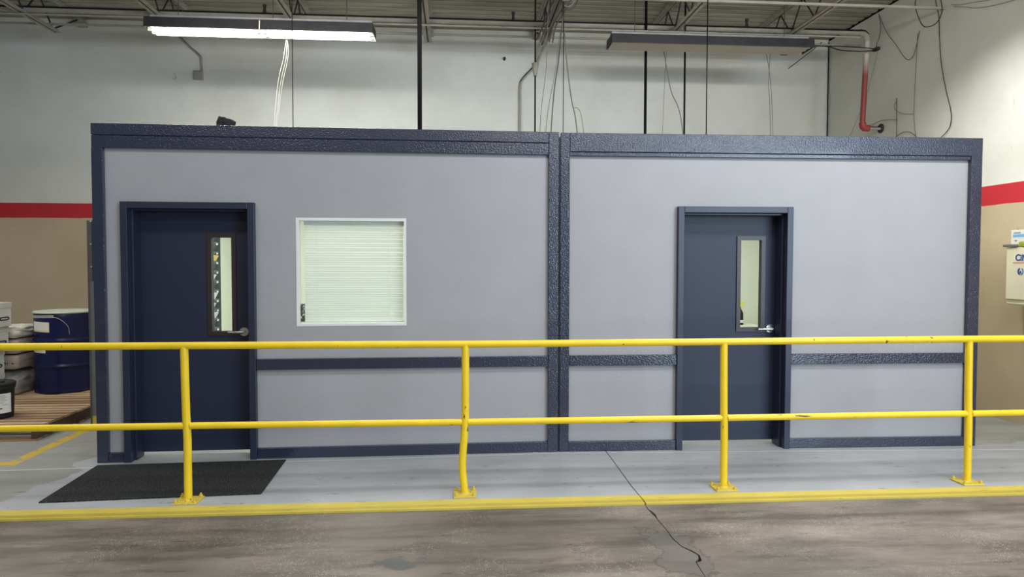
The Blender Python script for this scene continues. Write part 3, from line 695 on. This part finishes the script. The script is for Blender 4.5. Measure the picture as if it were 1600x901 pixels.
pc = Vector((-5.155, 1.10, PZ)); pl = empty('black_pail', pc); tag(pl, 'black plastic pail with a white label on the front pallet', 'pail')
MB().lathe([(0, 0), (0.135, 0), (0.138, 0.01), (0.148, 0.27), (0.156, 0.275), (0.156, 0.30), (0.15, 0.305), (0, 0.305)], 40).build('pail_body', MAT['black'], pl)
MB().lathe([(0.15, 0.300), (0.160, 0.302), (0.162, 0.325), (0.150, 0.335), (0.135, 0.328), (0, 0.328)], 40).build('pail_lid', MAT['black'], pl)
wrap('paper_label', MAT['paper'], A(-125), A(-8), 0.055, 0.235, 0.1475, 0.0, pl, 20)
for k, (a0, a1, z, mm) in enumerate(((-60, -30, 0.215, 'print'), (-62, -25, 0.20, 'wire_grey'), (-62, -30, 0.185, 'wire_grey'), (-62, -22, 0.17, 'wire_grey'), (-62, -35, 0.15, 'wire_grey'), (-40, -20, 0.13, 'wire_grey'), (-66, -61, 0.095, 'ink'), (-58, -40, 0.095, 'ink'))):
    h_ = 0.010 if mm == 'ink' else 0.003
    wrap('print_mark', MAT[mm], A(a0), A(a1), z, z+h_, 0.150, 0.0, pl, 6)
MB().lathe([(0.0, 0.328), (0.03, 0.328), (0.03, 0.342), (0.0, 0.342)], 16, (0.05, 0.0, 0)).build('pail_spout', MAT['black'], pl)

# ------------------------------------------------------------------ right wall: first-aid cabinet
cy0, cy1, cz0, cz1 = 0.655, 0.02, 1.185, 1.745; CXF = 4.48
fa = empty('first_aid_cabinet', (WX, (cy0+cy1)/2, cz0)); tag(fa, 'cream enamel wall cabinet with blue lettering on the right wall', 'cabinet')
hyc = (cy0-cy1)/2; hz = cz1-cz0
MB().box(CXF-WX+0.02, 0, -hyc, hyc, 0, hz).build('cabinet_body', MAT['cream'], fa, bevel=0.012)
dd = MB().box(CXF-WX, CXF-WX+0.019, -hyc+0.004, hyc-0.004, 0.055, hz-0.004).build('cabinet_door', MAT['cream'], fa, bevel=0.006)
for k in range(2): MB().box(CXF-WX+0.012, CXF-WX+0.02, -hyc+0.004, hyc-0.004, 0.012+k*0.022, 0.030+k*0.022).build('bottom_rib', MAT['cream'], fa, bevel=0.002)
tx = ob_text('lettering', 'CiN', 0.085, MAT['logo_blue'], dd)
# text reads along -y, up along z, on the face turned to -x
tx.matrix_local = Matrix(((0, 0, -1, CXF-WX-0.001), (-1, 0, 0, 0), (0, 1, 0, 0), (0, 0, 0, 1)))
q = at_x(1586.5, 407, CXF); tx.location = (CXF-WX-0.001, q.y-fa.location.y, q.z-cz0)
q2 = at_x(1583, 410, CXF)
MB().box(CXF-WX-0.002, CXF-WX, -hyc+0.05, q2.y-fa.location.y, q2.z-cz0-0.005, q2.z-cz0+0.001).build('red_rule', MAT['logo_red'], dd)
q3 = at_x(1594.5, 424, CXF); gy, gz = q3.y-fa.location.y, q3.z-cz0
g = MB(); nn = 24
for a0, a1, r_in, r_out in ((100, 265, 0.018, 0.036), (-80, 60, 0.026, 0.036)):
    vs = []; 
    for k in range(nn+1):
        a = A(a0+(a1-a0)*k/nn)
        for rr in (r_in, r_out):
            for xx in (CXF-WX-0.002, CXF-WX): vs.append((xx, gy-rr*math.cos(a), gz+rr*math.sin(a)))
    fs = []
    for k in range(nn):
        i = 4*k; j = i+4; fs += [(i, i+2, j+2, j), (i+2, i+3, j+3, j+2), (i, j, j+1, i+1)]
    g.add(vs, fs)
g.box(CXF-WX-0.002, CXF-WX, gy-0.012, gy+0.012, gz-0.018, gz+0.004); g.build('globe_logo', MAT['logo_blue'], dd)
q = at_x(1578.5, 377, 4.53)
bx = empty('carton_box', (4.53, 0.585, cz1)); tag(bx, 'small white carton with a blue band on top of the cream cabinet', 'box')
MB().box(0, 0.09, -0.10, 0.075, 0, 0.165).build('box_body', MAT['paper'], bx, bevel=0.003)
MB().box(-0.001, 0.0, -0.10, 0.050, 0.095, 0.122).build('blue_band', MAT['band_blue'], bx)
for k in range(6): MB().box(-0.001, 0.0, 0.030-k*0.014, 0.039-k*0.014, 0.130, 0.142).build('print_mark', MAT['logo_blue'], bx)
MB().box(-0.001, 0.0, 0.0, 0.03, 0.055, 0.067).build('print_mark', MAT['grey_item'], bx)
o = sack('grey_pouch', (4.49, 0.60, cz1), 0.05, 0.17, 0.028, MAT['grey_item'], 'flat grey pouch in front of the white carton on the cabinet', 'pouch', 12, crease=0.003)
o = sack('green_packet', (4.50, 0.46, cz1), 0.05, 0.09, 0.05, MAT['green'], 'small green packet lying on top of the cream cabinet', 'packet', 13, crease=0.005)
o = sack('clear_packet', (4.57, 0.42, cz1), 0.10, 0.10, 0.18, MAT['grey_item'], 'grey wrapped packet beside the white carton at the frame edge', 'packet', 14, crease=0.01)

# ------------------------------------------------------------------ roof steel, pipes, lamps
JX = [-5.93, -4.38, -2.83, -1.225, 0.29, 1.90, 3.42]
ZB = 4.50; ZTP = ZC-0.005
names = ['first from the left edge', 'above the left end of the lit lamp', 'above the right half of the lit lamp', 'beside the thick black hanging rod', 'carrying the bundle of wires', 'above the left half of the unlit lamp', 'nearest the right wall']
chm = {}
for k, x in enumerate(JX):
    t = empty('bar_joist', (x, 0, ZB)); tag(t, 'grey open-web steel roof joist '+names[k], 'joist', 'open-web roof joists')
    def part(nm, key, f, mat):
        if key in chm: o = chm[key].copy(); COL.objects.link(o); o.parent = t
        else: o = f().build(nm, mat, t); chm[key] = o
        return o
    for e in (-1, 1):
        def fb_(e=e):
            b = MB(); xi, xo = e*0.011, e*0.050
            b.box(min(xi, xo), max(xi, xo), -8.8, 3.72, 0.0, 0.006); b.box(min(xi, xi+e*0.006), max(xi, xi+e*0.006), -8.8, 3.72, 0.006, 0.042); return b
        part('bottom_chord', ('b', e), fb_, MAT['joist'])
        def ft_(e=e):
            b = MB(); xi, xo = e*0.011, e*0.055; zt_ = ZTP-ZB
            b.box(min(xi, xo), max(xi, xo), -8.8, 4.38, zt_-0.006, zt_); b.box(min(xi, xi+e*0.006), max(xi, xi+e*0.006), -8.8, 4.38, zt_-0.045, zt_-0.006); return b
        part('top_chord', ('t', e), ft_, MAT['joist'])
    zt_ = ZTP-ZB
    part('gap_shade_bar', 'f', lambda: MB().box(-0.010, 0.010, -8.8, 3.70, 0.001, 0.030), MAT['joist_dark'])  # dark bar added to paint the shade in the chord gap
    part('seat_block', 's', lambda: MB().box(-0.05, 0.05, 4.20, 4.385, zt_-0.11, zt_-0.045), MAT['joist'])
    part('web_bar', 'we', lambda: MB().tube([(0, 3.62, 0.02), (0, 4.25, zt_-0.04)], 0.011, 6), MAT['joist_dark'])
    y = 3.62; j = 0
    while y > -3.0:
        def fwb(d): return lambda: MB().tube([(0, 0, 0.02), (0, d, zt_-0.03)], 0.0105, 6)
        o = part('web_bar', 'wa', fwb(-0.30), MAT['joist_dark']); o.location.y = y
        o = part('web_bar', 'wb', fwb(0.30), MAT['joist_dark']); o.location.y = y-0.60
        y -= 0.60
# bridging angles and conduits along x
def hbar(name, y, z, x0, x1, r, mat, label, cat, square=False):
    b = MB()
    if square: b.box(x0, x1, y-r, y+r, z, z+0.006); b.box(x0, x1, y-r, y-r+0.006, z+0.006, z+2*r)
    else: b.tube([(x0, y, z), (x1, y, z)], r, 10)
    return tag(b.build(name, mat), label, cat)
yc2 = at_z(700, 42, 4.462).y; yc3 = at_z(700, 56, 4.545).y; yc4 = at_z(1300, 8, 4.47).y
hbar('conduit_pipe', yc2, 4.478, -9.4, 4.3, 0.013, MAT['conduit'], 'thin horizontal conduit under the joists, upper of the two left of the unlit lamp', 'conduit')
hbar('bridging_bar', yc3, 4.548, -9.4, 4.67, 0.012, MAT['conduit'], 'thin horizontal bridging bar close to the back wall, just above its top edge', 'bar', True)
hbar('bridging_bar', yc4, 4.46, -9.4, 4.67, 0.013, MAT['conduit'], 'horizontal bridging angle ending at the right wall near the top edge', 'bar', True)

# sprinkler pipe: main along x, elbow, riser down the right wall, stub into the wall
py_ = 3.05; pz = at_y(1330, 50.5, py_).z; rx = at_y(1355, 60, py_).x; RZ = at_y(1347, 200, py_).z
spk = empty('sprinkler_pipe', (rx, py_, RZ)); tag(spk, 'sprinkler pipe crossing under the roof, turning down with a red lower end', 'pipe')
lo = lambda x, y, z: (x-rx, y-py_, z-RZ)
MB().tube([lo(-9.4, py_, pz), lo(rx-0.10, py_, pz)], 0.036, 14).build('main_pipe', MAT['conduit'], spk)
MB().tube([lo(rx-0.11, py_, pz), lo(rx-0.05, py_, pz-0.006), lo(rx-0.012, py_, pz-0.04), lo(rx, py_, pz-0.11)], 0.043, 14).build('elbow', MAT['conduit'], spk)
rxb = at_y(1347.5, 190, py_).x
b = MB().tube([(rx, py_, pz-0.10), (rxb, py_, RZ+0.06)], 0.034, 14).build('riser', MAT['riser'], spk); b.location = (-rx, -py_, -RZ)
MB().tube([lo(rxb, py_, RZ+0.07), lo(rxb+0.008, py_, RZ+0.02), lo(rxb+0.03, py_, RZ), lo(rxb+0.09, py_, RZ)], 0.044, 14).build('elbow', MAT['red_pipe'], spk)
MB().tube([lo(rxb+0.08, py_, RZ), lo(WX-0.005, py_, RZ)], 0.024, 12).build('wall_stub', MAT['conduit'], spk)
MB().tube([lo(WX-0.02, py_, RZ), lo(WX-0.002, py_, RZ)], 0.06, 16).build('wall_flange', MAT['dust'], spk)
for px in (413.5, 802, 1167):
    hx = at_y(px, 20, py_).x
    h_ = MB().tube([lo(hx, py_, pz+0.03), lo(hx, py_, pz+0.10)], [0.022, 0.014], 10).build('sprinkler_head', MAT['joist_dark'], spk)
    MB().tube([lo(hx, py_, pz+0.10), lo(hx, py_, pz+0.13)], [0.020, 0.024], 10).build('deflector', MAT['joist_dark'], h_)

# two-lamp industrial strip fixtures, hoods open below
def fixture(xa_, xb_, y, z, lit, label):
    t = empty('strip_light', ((xa_+xb_)/2, y, z)); tag(t, label, 'light', 'fluorescent strip lights over the office')
    hl = (xb_-xa_)/2; W = 0.165; Hh = 0.10
    MB().box(-hl+0.02, hl-0.02, -0.055, 0.055, Hh, Hh+0.055).build('ballast_channel', MAT['hood_top'], t, bevel=0.004)
    for s_ in (-1, 1):
        X0, X1 = (-hl, -0.004) if s_ < 0 else (0.004, hl)
        b = MB(); d_ = 0.004
        for (ya, za, yb2, zb2_) in ((-W, 0, -W+0.012, Hh), (-W+0.012, Hh, W-0.012, Hh), (W-0.012, Hh, W, 0)):
            b.add([(X0, ya, za), (X1, ya, za), (X1, yb2, zb2_), (X0, yb2, zb2_)], [(0, 1, 2, 3)], 0)
        for xx in ((X0, ) if s_ < 0 else (X1, )):
            b.add([(xx, -W, 0), (xx, -W+0.012, Hh), (xx, W-0.012, Hh), (xx, W, 0)], [(0, 1, 2, 3)], 0)
        b.build('hood', MAT['hood'], t)
        b = MB()
        for (ya, za, yb2, zb2_) in ((-W+0.004, 0.001, -W+0.016, Hh-0.004), (-W+0.016, Hh-0.004, W-0.016, Hh-0.004), (W-0.016, Hh-0.004, W-0.004, 0.001)):
            b.add([(X0+0.002, ya, za), (X1-0.002, ya, za), (X1-0.002, yb2, zb2_), (X0+0.002, yb2, zb2_)], [(0, 1, 2, 3)], 0)
        b.build('reflector', MAT['reflector'], t)
        MB().box(X0, X1, -W-0.004, -W+0.004, -0.008, 0.004).build('lip', MAT['joist_dark'], t)
        tz = -0.004 if lit else 0.03
        for yy in (-0.055, 0.055):
            MB().tube([(X0+0.05, yy, tz), (X1-0.05, yy, tz)], 0.019, 12).build('tube_lamp', MAT['tube_lit' if lit else 'tube_off'], t)
            for xx in (X0+0.03, X1-0.03): MB().box(xx-0.022, xx+0.022, yy-0.02, yy+0.02, tz-0.016, Hh-0.006).build('lamp_holder', MAT['white_metal'], t)
    if not lit: MB().box(-hl+0.012, hl-0.05, -W+0.012, W-0.006, -0.004, 0.004).build('diffuser_panel', MAT['diffuser'], t)
    hang = [(-hl*0.75, ZC-0.001), (hl*0.75, ZC-0.001)] + [(jx-(xa_+xb_)/2, 4.4995) for jx in JX if xa_ < jx-0.03 < xb_-0.06]
    for xx, zt_ in hang:
        MB().tube([(xx, 0, Hh+0.05), (xx, 0, zt_-z)], 0.004, 5).build('hanger', MAT['wire_dark'], t)
    return t
YL, YR = 2.1, 2.62
qa, qb = at_y(234, 33, YL), at_y(585, 45, YL); z_ = (at_y(241, 38.5, YL-0.16).z+at_y(584, 52, YL-0.16).z)/2
fixture(qa.x, qb.x, YL, z_, True, 'lit fluorescent strip light glowing above the left office module')
qa, qb = at_y(952, 60, YR), at_y(1263, 60, YR); z_ = (at_y(953, 69, YR-0.16).z+at_y(1260, 69, YR-0.16).z)/2
fixture(qa.x, qb.x, YR, z_, False, 'unlit fluorescent strip light above the right office module')

# rods and wires dropping to the office roof (z = 2.63)
ZR = 2.632
def drop(name, pts, y, r, mat, label, cat, k=6, group=None, foot=True):
    P_ = [at_y(px, py, y) for px, py in pts]
    if foot: P_[-1].z = ZR
    path = smooth_path(P_, k) if len(P_) > 2 else P_
    return tag(MB().tube(path, r*0.75, 6 if r < 0.012 else 10).build(name, mat), label, cat, group)
def up_to(px, py, y, z):                   # extend a rod straight up to height z
    q_ = at_y(px, py, y); return q_
q = at_y(656, 200, 1.2)
b = MB(); b.box(-0.021, 0.021, -0.021, 0.021, 0, ZTP-ZR); o = b.build('hanging_rod', MAT['black_rod']); o.location = (q.x, 1.2, ZR)
tag(o, 'thick black square hanging rod left of the module joint', 'rod')
for px, y, r, lab in ((458.0, 1.3, 0.0042, 'thin dark rod below the right half of the lit lamp'), (880.0, 1.5, 0.0042, 'thin dark rod dropping among the wires at the module joint'), (836.0, 3.1, 0.010, 'black rod with pale top just left of the wire bundle'), (1008.0, 3.0, 0.018, 'thick black rod under the left end of the unlit lamp'), (1069.0, 3.0, 0.012, 'lumpy black rod under the middle of the unlit lamp'), (1103.5, 1.6, 0.006, 'slim black rod passing in front of the unlit lamp')):
    q = at_y(px, 200, y)
    ztop = ZTP if y < 2.9 else ZC-0.002
    o = tag(MB().tube([(0, 0, 0), (0.0, 0, ztop-ZR)], r, 10).build('hanging_rod', MAT['black_rod']), lab, 'rod'); o.location = (q.x, y, ZR)
    if px == 836.0:
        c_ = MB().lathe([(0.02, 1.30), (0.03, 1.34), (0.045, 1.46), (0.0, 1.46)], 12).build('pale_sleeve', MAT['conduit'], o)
for dx, rr, mt in ((0, 0.003, 'leftmost'), (4, 0.0025, 'middle'), (7, 0.002, 'rightmost')):
    drop('white_cable', [(447+dx*0.3, 62), (443+dx, 90), (433+dx, 140), (422+dx*0.2, 197)], 2.3, rr, MAT['wire_white'], mt+' of the three loose white strands hanging below the lit lamp', 'cable', group='white cables below the lit lamp')
W_ = [([(857, 0), (855, 60), (853, 110), (845, 180), (842, 204)], 'wire_grey', 0.005, 'thin grey wire leftmost of those dropping from the wire bundle'),
      ([(884, 0), (874, 60), (868, 110), (856, 175), (848, 204)], 'wire_grey', 0.005, 'thin grey wire, second from left below the wire bundle'),
      ([(880, 0), (877, 50), (872, 100), (865, 150), (857, 204)], 'wire_dark', 0.008, 'dark wire slanting down left of the thin rod at the joint'),
      ([(876, 0), (882, 50), (886, 100), (893, 155), (900, 190), (908, 206)], 'wire_grey', 0.010, 'pale thick wire curving right below the wire bundle'),
      ([(896, 168), (908, 180), (919, 206)], 'wire_grey', 0.005, 'short wire branching off right of the module joint'),
      ([(1036, 72), (1048, 140), (1063, 180), (1076, 207)], 'wire_grey', 0.008, 'grey wire slanting right onto the roof below the unlit lamp'),
      ([(1042, 72), (1038, 140), (1033, 207)], 'wire_grey', 0.004, 'fine wire dropping just right of the thick black rod'),
      ([(1204, 75), (1201, 130), (1203, 170), (1205, 210)], 'wire_grey', 0.005, 'left fine wire of the pair under the right end of the unlit lamp'),
      ([(1196, 75), (1202, 112), (1206, 160), (1211, 210)], 'wire_grey', 0.005, 'right fine wire of the pair under the right end of the unlit lamp')]
for k, (pts, mt, r, lab) in enumerate(W_):
    drop('hanging_wire', pts, 2.0+0.09*k if k < 5 else 2.95, r, MAT[mt], lab, 'wire')
# bundle of cables tied along the joist over the module joint
cb = empty('cable_bundle', (0.29, 2.0, ZB)); tag(cb, 'tangled grey cable bundle strapped along the joist above the module joint', 'cables')
rn = random.Random(4)
for k in range(6):
    pts = [(-0.10+0.035*k+rn.uniform(-.02, .02), y-2.0, -0.05-rn.uniform(0, .04)) for y in (-2.0, -0.5, 0.6, 1.3, 2.0, 2.7, 3.3)]
    MB().tube(smooth_path(pts), 0.009, 6).build('cable', MAT['wire_grey' if k % 3 else 'wire_dark'], cb)
for k in range(5):
    r_ = 0.10+0.02*k
    pts = [(0.0+r_*0.55*math.sin(a*2*math.pi/18)+0.02*k-0.05, -0.55+0.03*k, -0.10+r_*math.cos(a*2*math.pi/18)) for a in range(19)]
    MB().tube(pts, 0.007, 6).build('cable_coil', MAT['wire_grey' if k % 2 else 'wire_dark'], cb)
# back-wall conduits, junction box
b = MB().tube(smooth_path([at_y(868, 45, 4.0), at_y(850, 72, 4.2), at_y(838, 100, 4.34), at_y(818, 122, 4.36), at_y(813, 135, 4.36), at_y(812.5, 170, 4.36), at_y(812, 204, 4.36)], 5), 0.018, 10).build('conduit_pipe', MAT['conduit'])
tag(b, 'bent grey conduit running down the back wall left of the module joint', 'conduit')
jb = at_y(311, 118.5, 4.39); t = empty('junction_box', jb); tag(t, 'small square junction box with conduit on the back wall at left', 'box')
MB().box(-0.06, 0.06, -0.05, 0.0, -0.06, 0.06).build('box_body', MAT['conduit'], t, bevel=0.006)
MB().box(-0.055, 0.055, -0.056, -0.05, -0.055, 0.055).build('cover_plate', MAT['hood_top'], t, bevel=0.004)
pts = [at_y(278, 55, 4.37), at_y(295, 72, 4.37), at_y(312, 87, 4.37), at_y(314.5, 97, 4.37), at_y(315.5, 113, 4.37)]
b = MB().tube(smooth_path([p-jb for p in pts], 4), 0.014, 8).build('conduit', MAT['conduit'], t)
q = at_y(788, 93, 4.39); o = tag(MB().tube([(0, 0, 0), (0, -0.05, 0.01)], 0.018, 8).build('wall_anchor', MAT['joist_dark']), 'small dark anchor stub on the back wall right of the thick rod', 'anchor'); o.location = q
# corner pipe
o = tag(MB().tube([(WX-0.02, WY-0.02, 0.0), (WX-0.02, WY-0.02, 4.86)], 0.008, 8).build('corner_conduit', MAT['black_rod']), 'dark thin conduit standing in the corner of the two walls', 'conduit')
# cables on the right wall
def wallwire(pts, r, mt, lab, x=4.662, k=6):
    return tag(MB().tube(smooth_path([at_x(px, py, x) for px, py in pts], k), r*0.58, 6).build('wall_cable', MAT[mt]), lab, 'cable')
wallwire([(1434, -18), (1430, 6), (1434, 24), (1442, 40), (1452, 41.5), (1464, 35), (1472, 18), (1470, 0), (1466, -18)], 0.009, 'black', 'black cable looped at the top right', 4.45)
wallwire([(1459, -18), (1463, 8), (1467, 26), (1468, 60), (1471, 100), (1478, 140), (1486, 175), (1484, 198), (1472, 213), (1466, 218)], 0.008, 'black', 'long black cable trailing down the right wall to the office roof')
wallwire([(1374, 24), (1385, 50), (1400, 70), (1412, 88), (1420, 93.5), (1428, 85), (1434, 62), (1437, 48)], 0.006, 'wire_dark', 'thin dark cable sagging in a V on the right wall')
wallwire([(1373, 22), (1376, 40), (1374, 58), (1370, 68), (1369, 78)], 0.007, 'wire_dark', 'dark cable running from the deck edge to the wall bracket')
wallwire([(1371, 82), (1362, 120), (1350, 160), (1328, 212)], 0.004, 'wire_grey', 'fine grey wire slanting behind the red riser')
wallwire([(1434, 52), (1432, 90), (1430, 130), (1428, 180), (1431, 214)], 0.007, 'wire_grey', 'grey cable hanging straight down the middle of the right wall')
wallwire([(1401, 153), (1401, 185), (1401, 214)], 0.007, 'wire_dark', 'short vertical cable right of the red elbow')
wallwire([(1401, 158), (1397, 166), (1402, 174), (1413, 178), (1428, 178)], 0.005, 'wire_grey', 'thin wire curling from the short cable to the grey cable')
wallwire([(1358, 197), (1372, 190), (1385, 187), (1401, 187)], 0.005, 'wire_grey', 'thin wire bridging the pipe stub and the short cable')
wallwire([(1400, 213), (1410, 207), (1420, 206), (1428, 210), (1432, 214)], 0.007, 'wire_dark', 'dark cable arching just above the roof edge at right')
wallwire([(1486, 7), (1500, 7.5), (1520, 4), (1545, 0), (1560, -6)], 0.005, 'wire_grey', 'upper of two thin wires fanning right from the bridging angle')
wallwire([(1490, 10), (1510, 11), (1525, 12.5), (1550, 9), (1585, 0), (1600, -5)], 0.005, 'wire_grey', 'lower of two thin wires fanning right from the bridging angle')
def free(pts, r, mt, lab): return tag(MB().tube(smooth_path([at_y(*p) for p in pts], 6), r*0.7, 6).build('black_cable', MAT[mt]), lab, 'cable')
free([(1236, 70, 2.9), (1262, 72, 3.1), (1290, 72, 3.3), (1315, 72.5, 3.2), (1350, 74.5, 2.95), (1372, 77, 2.95)], 0.009, 'black', 'upper black cable strung from the unlit lamp to the right wall')
free([(1240, 68, 2.9), (1268, 71, 3.1), (1295, 73, 3.3), (1312, 78, 3.2), (1335, 80, 3.0), (1352, 80, 2.95), (1372, 78, 2.95)], 0.010, 'black', 'lower sagging black cable strung from the unlit lamp to the right wall')
free([(1284, 66, 3.6), (1265, 82, 3.9), (1245, 97, 4.2), (1232, 107, 4.36)], 0.009, 'wire_dark', 'dark brace wire slanting down left to the back wall')
free([(1209, 77, 2.785), (1213, 82, 2.785), (1222, 86, 2.785), (1232, 85, 2.785), (1239, 80, 2.785), (1241, 76, 2.785)], 0.007, 'black', 'small black cable loop under the right end of the unlit lamp')
q = at_x(1372, 77, WX); wb = tag(MB().box(-0.05, 0.0, -0.05, 0.05, -0.02, 0.02).build('wall_bracket', MAT['joist_dark'], bevel=0.004), 'small dark bracket on the right wall holding cables', 'bracket'); wb.location = q

# small things lying on the office roof edge
q = at_y(348, 194, 0.12); o = sack('black_bundle', (q.x, 0.16, H-0.0), 0.13, 0.10, 0.10, MAT['black'], 'small black bundle lying on the roof edge of the left module', 'bundle', 21, crease=0.012, rz=0.3); o.rotation_euler = (0, 0.25, 0.3)
for (px, py, lab, s_) in ((925, 206, 'tiny dark lump of debris on the roof edge right of the joint', 0.03), (1124, 208, 'small black scrap on the roof edge under the slim rod', 0.045)):
    q = at_y(px, py, 0.1); sack('debris_lump', (q.x, 0.09, H-0.034+0.0), s_*1.8, 0.06, s_*0.9, MAT['dust' if px < 1000 else 'black'], lab, 'debris', int(px), crease=0.006)
